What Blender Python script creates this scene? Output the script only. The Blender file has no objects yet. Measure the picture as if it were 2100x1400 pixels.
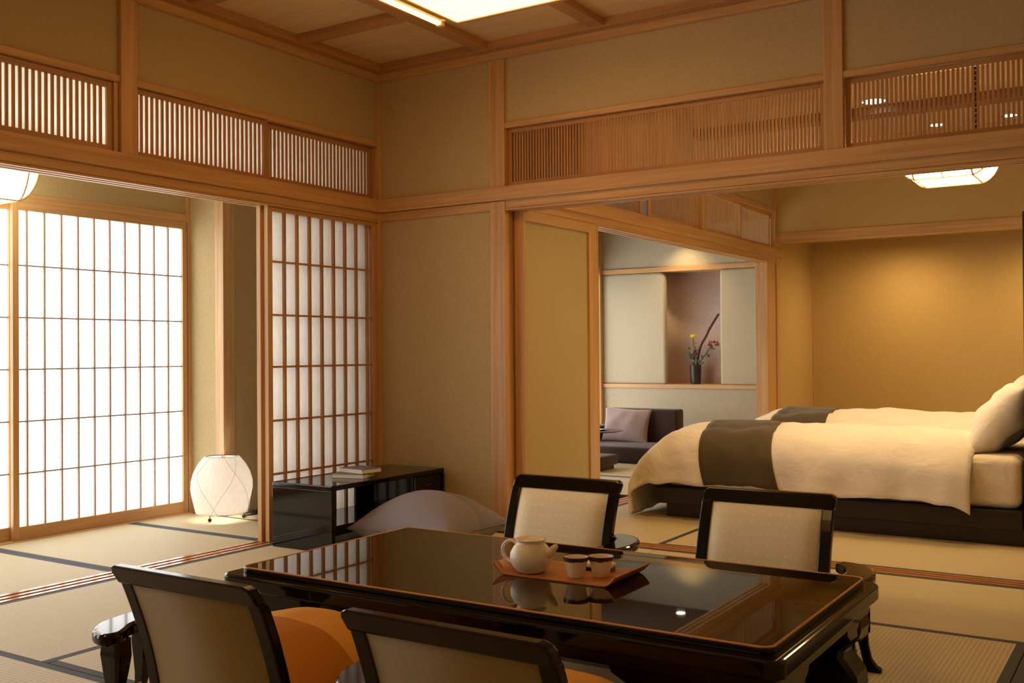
import bpy, bmesh, math, random
from mathutils import Vector, Matrix, noise
random.seed(7)
SC = bpy.context.scene
COL = SC.collection
PI = math.pi

# ---------------------------------------------------------------- camera
cam_d = bpy.data.cameras.new('camera'); cam = bpy.data.objects.new('camera', cam_d); COL.objects.link(cam)
yaw, pitch, roll, FPX = .57273, .009617, -.007597, 2096.9
f = Vector((-math.sin(yaw), math.cos(yaw), 0)); r = Vector((math.cos(yaw), math.sin(yaw), 0)); u = Vector((0, 0, 1))
f2 = f*math.cos(pitch) + u*math.sin(pitch); u2 = u*math.cos(pitch) - f*math.sin(pitch)
r3 = r*math.cos(roll) + u2*math.sin(roll); u3 = u2*math.cos(roll) - r*math.sin(roll)
mw = Matrix.Identity(4)
for i in range(3):
    mw[i][0] = r3[i]; mw[i][1] = u3[i]; mw[i][2] = -f2[i]; mw[i][3] = (4.085, -4.846, 1.02)[i]
cam.matrix_world = mw
cam_d.sensor_fit = 'HORIZONTAL'; cam_d.sensor_width = 36; cam_d.lens = 36*FPX/2100
cam_d.clip_start = .05
SC.camera = cam

# ---------------------------------------------------------------- light, exposure
W = bpy.data.worlds.new('sky'); SC.world = W; W.use_nodes = True
W.node_tree.nodes['Background'].inputs[0].default_value = (.75, .86, 1, 1)
W.node_tree.nodes['Background'].inputs[1].default_value = .3
SC.view_settings.view_transform = 'Standard'; SC.view_settings.look = 'None'
SC.view_settings.exposure = 0.08; SC.view_settings.gamma = 1; SC.view_settings.use_curve_mapping = False
L_WINDOW = 3.3        # daylight through the veranda paper
L_WINDOW_D = 4.2      # daylight through the sitting room paper
L_MAIN = 5.0          # main ceiling lantern
L_BED = 30.0           # bedroom hanging lantern
L_VER = 9.0           # veranda lantern
L_SPOT = 40.0         # recessed spots (W)
WARM = (1, .56, .19); WARM2 = (1, .67, .31)

# ---------------------------------------------------------------- materials
MATS = {}
def nt(name):
    m = bpy.data.materials.new(name); m.use_nodes = True
    n = m.node_tree.nodes; l = m.node_tree.links
    return m, n, l, n['Principled BSDF']
def coords(n, l, scale, rot=(0, 0, 0)):
    tc = n.new('ShaderNodeTexCoord'); mp = n.new('ShaderNodeMapping')
    mp.inputs['Scale'].default_value = scale; mp.inputs['Rotation'].default_value = rot
    l.new(tc.outputs['Object'], mp.inputs[0]); return mp.outputs[0]
def ramp(n, l, fac, c0, c1, p0=.3, p1=.7):
    r_ = n.new('ShaderNodeValToRGB'); r_.color_ramp.elements[0].color = (*c0, 1); r_.color_ramp.elements[1].color = (*c1, 1)
    r_.color_ramp.elements[0].position = p0; r_.color_ramp.elements[1].position = p1
    l.new(fac, r_.inputs[0]); return r_.outputs[0]
def bump(n, l, h, b, strength=.2, dist=.01):
    bp = n.new('ShaderNodeBump'); bp.inputs['Strength'].default_value = strength; bp.inputs['Distance'].default_value = dist
    l.new(h, bp.inputs['Height']); l.new(bp.outputs[0], b.inputs['Normal'])
def mix(c, k): return tuple(x*k for x in c)
def noisy(name, col, rough=.6, scale=(40, 40, 40), var=.12, bmp=.15, dist=.004, detail=4, spec=.5, coat=0, sheen=0):
    m, n, l, b = nt(name)
    v = coords(n, l, scale); no = n.new('ShaderNodeTexNoise'); no.inputs['Scale'].default_value = 1; no.inputs['Detail'].default_value = detail
    l.new(v, no.inputs['Vector'])
    l.new(ramp(n, l, no.outputs['Fac'], mix(col, 1-var), mix(col, 1+var)), b.inputs['Base Color'])
    b.inputs['Roughness'].default_value = rough; b.inputs['Specular IOR Level'].default_value = spec
    b.inputs['Coat Weight'].default_value = coat; b.inputs['Sheen Weight'].default_value = sheen
    if bmp: bump(n, l, no.outputs['Fac'], b, bmp, dist)
    MATS[name] = m; return m
def wood(name, col, axis, rough=.45, var=.22):
    m, n, l, b = nt(name)
    s = [34, 34, 34]; s[axis] = 1.3
    no = n.new('ShaderNodeTexNoise'); no.inputs['Scale'].default_value = 1; no.inputs['Detail'].default_value = 5; no.inputs['Distortion'].default_value = .6
    l.new(coords(n, l, s), no.inputs['Vector'])
    s2 = [260, 260, 260]; s2[axis] = 5
    n2 = n.new('ShaderNodeTexNoise'); n2.inputs['Scale'].default_value = 1; l.new(coords(n, l, s2), n2.inputs['Vector'])
    mx = n.new('ShaderNodeMath'); mx.operation = 'MULTIPLY_ADD'; mx.inputs[1].default_value = .35
    l.new(n2.outputs['Fac'], mx.inputs[0]); l.new(no.outputs['Fac'], mx.inputs[2])
    l.new(ramp(n, l, mx.outputs[0], mix(col, 1-var), mix(col, 1+var*.7), .45, .9), b.inputs['Base Color'])
    b.inputs['Roughness'].default_value = rough
    bump(n, l, mx.outputs[0], b, .06, .002)
    MATS[name] = m; return m
CY = (.59, .35, .15)
for i, a in enumerate('XYZ'): wood('wood'+a, CY, i)
for i, a in enumerate('XYZ'): wood('lattice'+a, (.46, .235, .090), i)
noisy('muntin', (.40, .30, .225), .6, (60, 60, 60), .1, 0)
wood('sillX', (.50, .23, .08), 0, .16); wood('sillY', (.50, .23, .08), 1, .16)
for i, a in enumerate('XYZ'): wood('pale'+a, (.66, .43, .22), i)
noisy('plaster', (.51, .41, .225), .95, (90, 90, 90), .07, .25, .003, 6, .1)
noisy('plaster_grey', (.50, .445, .33), .95, (90, 90, 90), .07, .25, .003, 6, .1)
noisy('plaster_bed', (.54, .39, .165), .95, (90, 90, 90), .06, .2, .003, 6, .1)
noisy('niche_paper', (.60, .475, .42), .8, (300, 300, 30), .18, .2, .002, 3, .2)
wood('beam_dark', (.16, .065, .022), 0)
def board(name, c0, c1):
    m, n, l, b = nt(name)
    no = n.new('ShaderNodeTexNoise'); no.inputs['Scale'].default_value = 1; no.inputs['Detail'].default_value = 5
    l.new(coords(n, l, (3, 26, 3), (0, 0, .18)), no.inputs['Vector'])
    l.new(ramp(n, l, no.outputs['Fac'], c0, c1), b.inputs['Base Color']); b.inputs['Roughness'].default_value = .6
    MATS[name] = m
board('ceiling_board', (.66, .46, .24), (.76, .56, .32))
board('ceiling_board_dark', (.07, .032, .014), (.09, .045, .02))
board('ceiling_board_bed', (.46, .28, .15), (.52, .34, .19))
def tatami(name, axis):      # rush ridges run along `axis`
    m, n, l, b = nt(name)
    tc = n.new('ShaderNodeTexCoord'); sp = n.new('ShaderNodeSeparateXYZ'); l.new(tc.outputs['Object'], sp.inputs[0])
    mu = n.new('ShaderNodeMath'); mu.operation = 'MULTIPLY'; mu.inputs[1].default_value = 2*PI/.0155
    l.new(sp.outputs[1-axis], mu.inputs[0])
    si = n.new('ShaderNodeMath'); si.operation = 'SINE'; l.new(mu.outputs[0], si.inputs[0])
    s = [90, 90, 20]; s[axis] = 90; s[1-axis] = 240
    no = n.new('ShaderNodeTexNoise'); no.inputs['Scale'].default_value = 1; no.inputs['Detail'].default_value = 4; l.new(coords(n, l, s), no.inputs['Vector'])
    h = n.new('ShaderNodeMath'); h.operation = 'MULTIPLY_ADD'; h.inputs[1].default_value = .25; l.new(si.outputs[0], h.inputs[0]); l.new(no.outputs['Fac'], h.inputs[2])
    l.new(ramp(n, l, h.outputs[0], (.42, .345, .185), (.57, .485, .295), .2, .72), b.inputs['Base Color'])
    b.inputs['Roughness'].default_value = .55; b.inputs['Specular IOR Level'].default_value = .35
    bump(n, l, h.outputs[0], b, .45, .003)
    MATS[name] = m
tatami('tatamiX', 0); tatami('tatamiY', 1)
noisy('tatami_border', (.035, .038, .052), .75, (400, 400, 400), .2, .2, .001)
noisy('lacquer', (.0055, .0035, .003), .07, (6, 6, 6), .1, 0, spec=.38)
noisy('lacquer_frame', (.006, .004, .003), .16, (6, 6, 6), .1, 0, spec=.32)
noisy('lacquer_top', (.010, .0055, .003), .02, (3, 3, 3), .1, .012, .002, 1, spec=.55)
noisy('bed_wood', (.013, .007, .006), .32, (40, 4, 40), .2, .03)
noisy('gold_line', (.62, .28, .07), .3, (60, 60, 60), .1, 0)
def paper(name, col, trans, glow=0):
    m, n, l, b = nt(name)
    out = n['Material Output']; b.inputs['Roughness'].default_value = .9; b.inputs['Specular IOR Level'].default_value = .1
    no = n.new('ShaderNodeTexNoise'); no.inputs['Scale'].default_value = 1; no.inputs['Detail'].default_value = 5; l.new(coords(n, l, (60, 60, 25)), no.inputs['Vector'])
    c = ramp(n, l, no.outputs['Fac'], mix(col, .95), mix(col, 1.03)); l.new(c, b.inputs['Base Color'])
    tr = n.new('ShaderNodeBsdfTranslucent'); l.new(c, tr.inputs[0])
    ms = n.new('ShaderNodeMixShader'); ms.inputs[0].default_value = trans
    l.new(b.outputs[0], ms.inputs[1]); l.new(tr.outputs[0], ms.inputs[2]); l.new(ms.outputs[0], out.inputs[0])
    MATS[name] = m
paper('shoji_paper', (.97, .965, .95), .93)
paper('ranma_paper', (.95, .94, .90), .90)
paper('lamp_paper', (.90, .88, .86), .5)
def emit(name, col, s):
    m = bpy.data.materials.new(name); m.use_nodes = True; n = m.node_tree.nodes; n.remove(n['Principled BSDF'])
    e = n.new('ShaderNodeEmission'); e.inputs[0].default_value = (*col, 1); e.inputs[1].default_value = s
    m.node_tree.links.new(e.outputs[0], n['Material Output'].inputs[0]); MATS[name] = m
emit('window_light', (1, .975, .93), L_WINDOW); emit('window_light_sitting', (1, .97, .92), L_WINDOW_D)
emit('lantern_light', (1, .51, .17), L_MAIN); emit('bed_lantern_light', (1, .66, .28), L_BED); emit('veranda_lantern_light', (1, .9, .66), L_VER)
emit('spot_light', (1, .9, .7), 12); emit('bulb_light', (1, .90, .80), 60)
def fabric(name, col, rough=.85, sc=500, var=.1, bmp=.25, sheen=.2): return noisy(name, col, rough, (sc, sc, sc), var, bmp, .0015, 3, .2, 0, sheen)
def wrinkle(name, col, s1=7, st=.5):
    m, n, l, b = nt(name); b.inputs['Roughness'].default_value = .9; b.inputs['Specular IOR Level'].default_value = .15; b.inputs['Base Color'].default_value = (*col, 1); b.inputs['Sheen Weight'].default_value = .15
    no = n.new('ShaderNodeTexNoise'); no.inputs['Scale'].default_value = s1; no.inputs['Detail'].default_value = 3; no.inputs['Distortion'].default_value = .8; l.new(coords(n, l, (1, 1.6, 1.2)), no.inputs['Vector'])
    bump(n, l, no.outputs['Fac'], b, st, .02); MATS[name] = m
wrinkle('duvet_white', (.82, .775, .71)); wrinkle('sheet_white', (.76, .68, .56), 9, .6)
fabric('runner_brown', (.082, .060, .030), .7, 250, .12, .2)
fabric('sofa_brown', (.050, .028, .022), .95, 300, .15, .25)
fabric('mauve', (.36, .27, .25), .9, 300, .07, .2)
fabric('grey_silk', (.255, .235, .27), .42, 300, .05, .1)
fabric('chair_back', (.36, .285, .16), .85, 260, .10, .2)
def brocade(name):
    m, n, l, b = nt(name)
    tc = n.new('ShaderNodeTexCoord'); mp = n.new('ShaderNodeMapping'); mp.inputs['Rotation'].default_value = (PI/2, 0, 0); mp.inputs['Scale'].default_value = (30, 38, 30)
    l.new(tc.outputs['Object'], mp.inputs[0])
    vo = n.new('ShaderNodeTexVoronoi'); vo.voronoi_dimensions = '2D'; vo.inputs['Scale'].default_value = 1; vo.inputs['Randomness'].default_value = .35; l.new(mp.outputs[0], vo.inputs['Vector'])
    th = ramp(n, l, vo.outputs['Distance'], (.93, .88, .66), (.86, .79, .55), .06, .20); l.new(th, b.inputs['Base Color'])
    b.inputs['Roughness'].default_value = .6; bump(n, l, th, b, .3, .003); MATS[name] = m
brocade('brocade')
def twotone(name, ca, cb, lo, hi):
    m, n, l, b = nt(name)
    tc = n.new('ShaderNodeTexCoord'); sp = n.new('ShaderNodeSeparateXYZ'); l.new(tc.outputs['Object'], sp.inputs[0])
    a = n.new('ShaderNodeMath'); a.operation = 'GREATER_THAN'; a.inputs[1].default_value = lo; l.new(sp.outputs[1], a.inputs[0])
    c = n.new('ShaderNodeMath'); c.operation = 'LESS_THAN'; c.inputs[1].default_value = hi; l.new(sp.outputs[1], c.inputs[0])
    mu = n.new('ShaderNodeMath'); mu.operation = 'MULTIPLY'; l.new(a.outputs[0], mu.inputs[0]); l.new(c.outputs[0], mu.inputs[1])
    mx = n.new('ShaderNodeMix'); mx.data_type = 'RGBA'; mx.inputs[6].default_value = (*ca, 1); mx.inputs[7].default_value = (*cb, 1); l.new(mu.outputs[0], mx.inputs[0])
    l.new(mx.outputs[2], b.inputs['Base Color']); b.inputs['Roughness'].default_value = .8; b.inputs['Specular IOR Level'].default_value = .15
    no = n.new('ShaderNodeTexNoise'); no.inputs['Scale'].default_value = 300; l.new(tc.outputs['Object'], no.inputs['Vector']); bump(n, l, no.outputs['Fac'], b, .12, .001)
    MATS[name] = m
twotone('orange_silk', (.62, .32, .055), (.42, .165, .017), -1, -.04)
twotone('orange_silk_light', (.44, .165, .018), (.62, .33, .06), -1, .13)
twotone('grey_silk_panels', (.27, .26, .31), (.225, .21, .24), .02, 1)
noisy('orange_piping', (.50, .20, .03), .5, (300, 300, 300), .1, 0)
noisy('grey_piping', (.2, .18, .2), .5, (300, 300, 300), .1, 0)
noisy('ceramic', (.80, .74, .60), .38, (20, 20, 20), .03, .02, coat=.1)
noisy('rim_glaze', (.06, .02, .014), .3, (60, 60, 60), .3, 0)
wood('teak', (.46, .17, .042), 0, .4, .4)
noisy('towel', (.80, .70, .48), .95, (200, 200, 200), .06, .3)
noisy('dark_metal', (.02, .015, .012), .4, (50, 50, 50), .1, 0)
noisy('vase_bronze', (.028, .020, .018), .35, (60, 60, 12), .5, .1, .003)
noisy('branch_bark', (.085, .032, .022), .8, (150, 150, 30), .4, .4)
noisy('leaf_green', (.035, .075, .025), .55, (40, 40, 40), .3, .05)
noisy('stem_green', (.12, .16, .06), .6, (60, 60, 60), .3, .05)
noisy('flower_yellow', (.85, .62, .01), .6, (120, 120, 120), .15, .3)
noisy('berry_red', (.22, .012, .015), .35, (90, 90, 90), .2, 0)
noisy('book_cover_dark', (.10, .09, .105), .4, (30, 30, 30), .1, 0)
noisy('book_cover_cream', (.62, .55, .36), .5, (30, 30, 30), .1, 0)
noisy('page_white', (.80, .76, .66), .9, (4, 4, 700), .1, .1)
noisy('white_paper', (.8, .8, .78), .7, (30, 30, 30), .03, 0)
noisy('brass', (.5, .34, .12), .3, (30, 30, 30), .1, 0); MATS['brass'].node_tree.nodes['Principled BSDF'].inputs['Metallic'].default_value = 1
noisy('lamp_thread', (.30, .27, .25), .8, (90, 90, 90), .1, 0)

# ---------------------------------------------------------------- helpers
def tag(o, label=None, cat=None, group=None, kind=None):
    if label: o['label'] = label
    if cat: o['category'] = cat
    if group: o['group'] = group
    if kind: o['kind'] = kind
    return o
def thing(name, label, cat, loc, group=None, rz=0):
    o = bpy.data.objects.new(name, None); COL.objects.link(o); o.location = loc; o.rotation_euler = (0, 0, rz)
    o.empty_display_size = .1
    return tag(o, label, cat, group)
def top(o):
    while o.parent: o = o.parent
    return o
class MB:
    def __init__(s): s.bm = bmesh.new()
    def box(s, x0, x1, y0, y1, z0, z1, bev=0, seg=2):
        vs = [s.bm.verts.new((x, y, z)) for x in (x0, x1) for y in (y0, y1) for z in (z0, z1)]
        fs = [s.bm.faces.new([vs[i] for i in q]) for q in ((0, 1, 3, 2), (4, 6, 7, 5), (0, 4, 5, 1), (2, 3, 7, 6), (0, 2, 6, 4), (1, 5, 7, 3))]
        if bev:
            es = list({e for f_ in fs for e in f_.edges})
            bmesh.ops.bevel(s.bm, geom=es, offset=bev, segments=seg, profile=.5, affect='EDGES')
        return s
    def prism(s, pts, z0, z1, bev=0, seg=2, fn=None):
        fn = fn or (lambda a, b, c: (a, b, c))
        lo = [s.bm.verts.new(fn(p[0], p[1], z0)) for p in pts]; hi = [s.bm.verts.new(fn(p[0], p[1], z1)) for p in pts]
        n = len(pts); fs = [s.bm.faces.new(lo[::-1]), s.bm.faces.new(hi)]
        for i in range(n): fs.append(s.bm.faces.new((lo[i], lo[(i+1) % n], hi[(i+1) % n], hi[i])))
        bmesh.ops.recalc_face_normals(s.bm, faces=fs)
        if bev:
            es = list({e for f_ in fs[:2] for e in f_.edges})
            bmesh.ops.bevel(s.bm, geom=es, offset=bev, segments=seg, profile=.5, affect='EDGES')
        return s
    def grid(s, rows, closeu=False, closev=False):
        g = [[s.bm.verts.new(p) for p in row] for row in rows]; R, Cn = len(g), len(g[0])
        for i in range(R if closeu else R-1):
            for j in range(Cn if closev else Cn-1):
                a, b, c, d = g[i][j], g[(i+1) % R][j], g[(i+1) % R][(j+1) % Cn], g[i][(j+1) % Cn]
                if len({a, b, c, d}) == 4: s.bm.faces.new((a, b, c, d))
        return g
    def lathe(s, prof, c=(0, 0), seg=32, sx=1, sy=1, cap=True):
        rows = []
        for rr, z in prof: rows.append([(c[0]+sx*rr*math.cos(2*PI*k/seg), c[1]+sy*rr*math.sin(2*PI*k/seg), z) for k in range(seg)])
        g = s.grid(rows, closev=True)
        for ring in ((g[0], g[-1]) if cap else ()):
            try: s.bm.faces.new(ring)
            except ValueError: pass
        return s
    def tube(s, path, rad, seg=8, cap=True):
        P = [Vector(p) for p in path]; rows = []; n_ = len(P)
        ref = Vector((0, 0, 1))
        for i, p in enumerate(P):
            t = (P[min(i+1, n_-1)] - P[max(i-1, 0)]).normalized()
            a = t.cross(ref)
            if a.length < .1: a = t.cross(Vector((0, 1, 0)))
            a.normalize(); b = a.cross(t)
            rr = rad[i] if isinstance(rad, (list, tuple)) else rad
            rows.append([p + a*rr*math.cos(2*PI*k/seg) + b*rr*math.sin(2*PI*k/seg) for k in range(seg)])
        g = s.grid(rows, closev=True)
        if cap:
            s.bm.faces.new(g[0][::-1]); s.bm.faces.new(g[-1])
        return s
    def ball(s, c, r_, seg=10, sz=1):
        m = Matrix.Translation(c) @ Matrix.Diagonal((1, 1, sz, 1))
        bmesh.ops.create_uvsphere(s.bm, u_segments=seg, v_segments=max(6, seg*2//3), radius=r_, matrix=m); return s
    def obj(s, name, mat, parent=None, local=False, smooth=False, bevel=0, sub=0, solid=0, kind=None, label=None):
        bmesh.ops.recalc_face_normals(s.bm, faces=s.bm.faces)
        me = bpy.data.meshes.new(name); o = bpy.data.objects.new(name, me); COL.objects.link(o)
        off = Vector((0, 0, 0))
        if parent is not None:
            o.parent = parent
            if not local: off = top(parent).location.copy()
        elif not local:
            xs = [v.co for v in s.bm.verts]
            mn = Vector([min(v[i] for v in xs) for i in range(3)]); mxv = Vector([max(v[i] for v in xs) for i in range(3)])
            off = Vector(((mn.x+mxv.x)/2, (mn.y+mxv.y)/2, mn.z)); o.location = off
        if off.length: bmesh.ops.translate(s.bm, verts=s.bm.verts, vec=-off)
        if smooth:
            for f_ in s.bm.faces: f_.smooth = True
        s.bm.to_mesh(me); s.bm.free()
        me.materials.append(MATS[mat])
        if solid:
            md = o.modifiers.new('solid', 'SOLIDIFY'); md.thickness = solid; md.offset = 0
        if bevel:
            md = o.modifiers.new('bevel', 'BEVEL'); md.width = bevel; md.segments = 2; md.limit_method = 'ANGLE'; md.angle_limit = .7
        if sub:
            md = o.modifiers.new('sub', 'SUBSURF'); md.levels = sub; md.render_levels = sub
        if kind: o['kind'] = kind
        if label: o['label'] = label
        return o
def B(*a, **k): return MB().box(*a, **k)
NTRIM = [0]
def trim(mat, *boxes, bevel=.0025):
    NTRIM[0] += 1; m = MB()
    for b in boxes: m.box(*b)
    return m.obj('trim_%d' % NTRIM[0], mat, bevel=bevel, kind='structure')
def struct(name, mat, *boxes, bevel=0):
    m = MB()
    for b in boxes: m.box(*b)
    return m.obj(name, mat, bevel=bevel, kind='structure')
def copy_tree(o, parent=None):
    c = o.copy(); COL.objects.link(c)
    if parent is not None: c.parent = parent
    for ch in list(o.children): copy_tree(ch, c)
    return c
def smooth_loop(pts, n=6):
    out = []; N = len(pts)
    for i in range(N):
        p0, p1, p2, p3 = [Vector(pts[(i+k-1) % N]) for k in range(4)]
        for j in range(n):
            t = j/n; out.append(.5*((2*p1)+(p2-p0)*t+(2*p0-5*p1+4*p2-p3)*t*t+(3*p1-p0-3*p2+p3)*t**3))
    return [tuple(p) for p in out]
def smooth_path(pts, n=6):
    P = [Vector(p) for p in pts]; out = []
    for i in range(len(P)-1):
        p0 = P[max(i-1, 0)]; p1 = P[i]; p2 = P[i+1]; p3 = P[min(i+2, len(P)-1)]
        for j in range(n):
            t = j/n; out.append(.5*((2*p1)+(p2-p0)*t+(2*p0-5*p1+4*p2-p3)*t*t+(3*p1-p0-3*p2+p3)*t**3))
    return out + [P[-1]]
def rrect(x0, x1, y0, y1, r_, n=6):
    out = []
    for cx, cy, a0 in ((x1-r_, y1-r_, 0), (x0+r_, y1-r_, PI/2), (x0+r_, y0+r_, PI), (x1-r_, y0+r_, 1.5*PI)):
        for k in range(n+1): a = a0+PI/2*k/n; out.append((cx+r_*math.cos(a), cy+r_*math.sin(a)))
    return out

# ================================================================ SETTING
struct('floor', 'tatamiX', (-1.45, 4.7, -5.7, 5.8, -.12, -.05))
CZ = 2.76
# main room walls
struct('wall_back', 'plaster', (.0, .85, .005, .08, .0, 2.70), (.85, 4.62, .005, .08, 2.30, 2.72))
struct('wall_left', 'plaster', (-.08, -.012, -5.6, .0, 2.30, 2.72))
struct('wall_right', 'plaster', (4.62, 4.70, -5.7, 5.7, -.05, 2.85))
struct('wall_rear', 'plaster', (-1.4, 4.62, -5.72, -5.62, -.05, 2.85))
struct('ceiling', 'ceiling_board', (-.1, 4.65, -5.65, .06, CZ, CZ+.04))
# ceiling mouldings and battens
trim('woodY', (-.012, .026, -5.6, .0, 2.675, 2.722)); trim('woodX', (.026, 4.62, -.034, .006, 2.675, 2.722))
trim('latticeY', (-.012, .092, -5.6, .0, 2.716, CZ)); trim('latticeX', (.09, 4.62, -.10, .005, 2.716, CZ))
for k in range(6): x = .835+.735*k; trim('latticeY', (x-.04, x+.04, -5.6, -.09, 2.72, CZ))
for k in range(7): y = -.755-.735*k; trim('latticeX', (.09, 4.62, y-.04, y+.04, 2.722, CZ))
# posts of the main room
trim('woodZ', (.822, .926, -.012, .09, 0, 1.873)); trim('woodZ', (.822, .926, -.012, .09, 1.953, 2.677))
trim('woodZ', (2.722, 2.812, -.012, .09, 1.953, 2.677))
trim('woodZ', (-.09, .012, -1.852, -1.762, 1.953, 2.677))
trim('woodZ', (-.09, .012, -3.69, -3.60, 0, 2.677))
trim('woodZ', (-.075, .012, -.024, .012, 0, 1.873)); trim('woodZ', (-.075, .012, -.020, .012, 1.95, 2.68))
trim('woodZ', (-.065, -.006, -1.877, -1.853, 1.953, 2.282))
# kamoi (grooved head rail) and nageshi
def head_y(x0, x1, y0, y1, mat='woodY', gz=1.818):
    w = (x1-x0)/5
    trim(mat, (x0, x1, y0, y1, gz+.01, gz+.058), *[(x0+w*2*k, x0+w*(2*k+1), y0, y1, gz, gz+.012) for k in range(3)], bevel=0)
def head_x(x0, x1, y0, y1, mat='woodX', gz=1.818):
    w = (y1-y0)/5
    trim(mat, (x0, x1, y0, y1, gz+.01, gz+.058), *[(x0, x1, y0+w*2*k, y0+w*(2*k+1), gz, gz+.012) for k in range(3)], bevel=0)
head_y(-.11, .006, -5.6, -.024); head_x(.926, 4.62, -.006, .11)
trim('woodX', (.012, .822, -.008, .01, 1.822, 1.873))
trim('woodY', (-.11, .022, -5.6, -.022, 1.875, 1.953)); trim('woodX', (-.0, 4.62, -.024, .11, 1.875, 1.953))
trim('woodY', (-.09, .004, -5.6, -.02, 2.281, 2.314)); trim('woodX', (.926, 4.62, -.008, .09, 2.284, 2.316))
# sills
def sill_y(x0, x1, y0, y1):
    w = (x1-x0)/5
    trim('sillY', (x0, x1, y0, y1, -.05, -.008), *[(x0+w*2*k, x0+w*(2*k+1), y0, y1, -.01, .002) for k in range(3)], bevel=0)
def sill_x(x0, x1, y0, y1):
    w = (y1-y0)/5
    trim('sillX', (x0, x1, y0, y1, -.05, -.008), *[(x0, x1, y0+w*2*k, y0+w*(2*k+1), -.01, .002) for k in range(3)], bevel=0)
sill_y(-.11, .02, -5.6, -.024); sill_x(.926, 4.62, -.018, .095)
trim('woodX', (.02, .822, -.018, .01, -.05, .002))
# veranda shell
struct('wall_veranda_end', 'plaster', (-1.28, -.995, -.42, -.34, -.05, 2.5))
struct('wall_veranda_side', 'plaster', (-1.05, -.93, -.34, 1.4, -.05, 2.5))
struct('wall_veranda_far', 'plaster', (-1.0, -.08, 1.3, 1.38, -.05, 2.5))
struct('wall_veranda_inner', 'plaster', (-.085, -.01, .08, 1.4, -.05, 2.5))
struct('wall_window_head', 'plaster', (-1.36, -1.262, -5.6, -.42, 1.9, 2.5))
struct('ceiling_veranda', 'ceiling_board', (-1.36, -.08, -5.6, 1.4, 2.5, 2.54))
trim('paleZ', (-.997, -.922, -.428, -.335, 0, 2.5))
trim('woodZ', (-1.30, -1.235, -.442, -.405, 0, 2.5))
trim('woodY', (-1.33, -1.238, -5.6, -.442, 1.868, 1.918))
trim('woodY', (-1.34, -1.205, -5.6, -.42, -.05, .004))
struct('wall_outside', 'plaster', (-1.40, -1.36, -5.6, -.3, -.05, 2.5))

# veranda window leaves
def window_leaf(n, y0, y1, xc, light, cols, rows, zt=1.868, z1=1.819, zb=.076, st=.036):
    t = .03
    w = bpy.data.objects.new('window_%d' % n, None); COL.objects.link(w); w.location = (xc, (y0+y1)/2, .004); w['kind'] = 'structure'
    for a, b in ((y0, y0+st), (y1-st, y1)): MB().box(xc-t/2, xc+t/2, a, b, .004, zt).obj('window_stile', 'woodZ', w, bevel=.002)
    for a, b in ((.004, zb), (z1, zt)): MB().box(xc-t/2, xc+t/2, y0+st, y1-st, a, b).obj('window_rail', 'woodY', w, bevel=.002)
    m = MB()
    for y in cols: m.box(xc-.004, xc+.010, y-.0045, y+.0045, zb, z1)
    for z in rows: m.box(xc-.004, xc+.006, y0+st, y1-st, z-.004, z+.004)
    m.obj('window_muntin', 'muntin', w)
    MB().box(xc-.008, xc-.005, y0+st, y1-st, zb, z1).obj('window_paper', light, w)
    return w
RZ = [1.515, 1.227, .94, .653, .366]
window_leaf(1, -1.628, -.448, -1.25, 'window_light', [-1.541+.1055*k for k in range(10)], RZ)
wl = window_leaf(2, -2.78, -1.592, -1.285, 'window_light', [-2.69+.1045*k for k in range(10)], RZ)
for k, (n, y, x) in enumerate(((3, -3.93, -1.25), (4, -5.06, -1.285))):
    c = copy_tree(wl); c.name = 'window_%d' % n; c.location = (x, y+.55-.02, .004)

# bedroom + sitting room shell
struct('wall_bedroom_left', 'plaster', (.90, .985, .09, .86, -.05, 1.82), (.90, .985, .09, 4.5, 2.33, 2.72))
struct('wall_bedroom_far', 'plaster_bed', (.99, 4.62, 4.5, 4.6, 2.10, 2.72))
struct('wall_recess_back', 'plaster_bed', (.9, 4.62, 5.62, 5.7, -.05, 2.2))
struct('wall_recess_left', 'plaster_bed', (.9, 1.0, 4.56, 5.62, -.05, 2.2))
struct('ceiling_recess', 'plaster_bed', (.9, 4.62, 4.602, 5.7, 2.10, 2.16))
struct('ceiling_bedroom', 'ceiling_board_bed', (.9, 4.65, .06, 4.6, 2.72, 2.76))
trim('beam_dark', (.99, 4.62, 2.54, 2.70, 2.66, 2.72)); trim('woodX', (.99, 4.62, 3.62, 3.70, 2.69, 2.72))
trim('woodX', (1.0, 4.62, 4.49, 4.61, 2.01, 2.10))
trim('woodZ', (.995, 1.02, 5.60, 5.63, 0, 2.12))
trim('woodZ', (.96, 1.008, 4.48, 4.575, 0, 2.10)); trim('woodZ', (.96, 1.004, 4.46, 4.51, 1.96, 2.72))
trim('woodZ', (.89, 1.0, .845, .972, 0, 1.818)); trim('woodZ', (.88, .995, 4.25, 4.47, 0, 1.818))
trim('woodZ', (.935, 1.0, .07, .095, 0, 1.82))
trim('woodY', (.985, 1.0, .09, .845, 1.765, 1.822))
head_y(.885, .998, .09, 4.5); trim('woodY', (.88, 1.022, .09, 4.62, 1.876, 1.958))
trim('woodY', (.9, 1.0, .09, 4.5, 2.288, 2.33))
trim('woodZ', (.9, 1.006, 2.69, 2.765, 1.958, 2.29))
sill_y(.885, 1.0, .972, 4.25)
struct('wall_sitting_far', 'plaster_grey', (-1.1, .95, 4.8, 4.9, -.05, .632), (-1.1, .95, 4.8, 4.9, 1.872, 2.5))
m = MB()
def xz(a, b, c): return (a, c, b)
m.prism([(-1.1, .672), (-.268, .672)] + [(-.268-.06+.06*math.cos(t), 1.76+.06*math.sin(t)) for t in [k*PI/12 for k in range(7)]] + [(-1.1, 1.82)], 4.8, 4.87, fn=xz)
m.obj('wall_niche_left', 'plaster_grey', bevel=.022, kind='structure')
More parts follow.
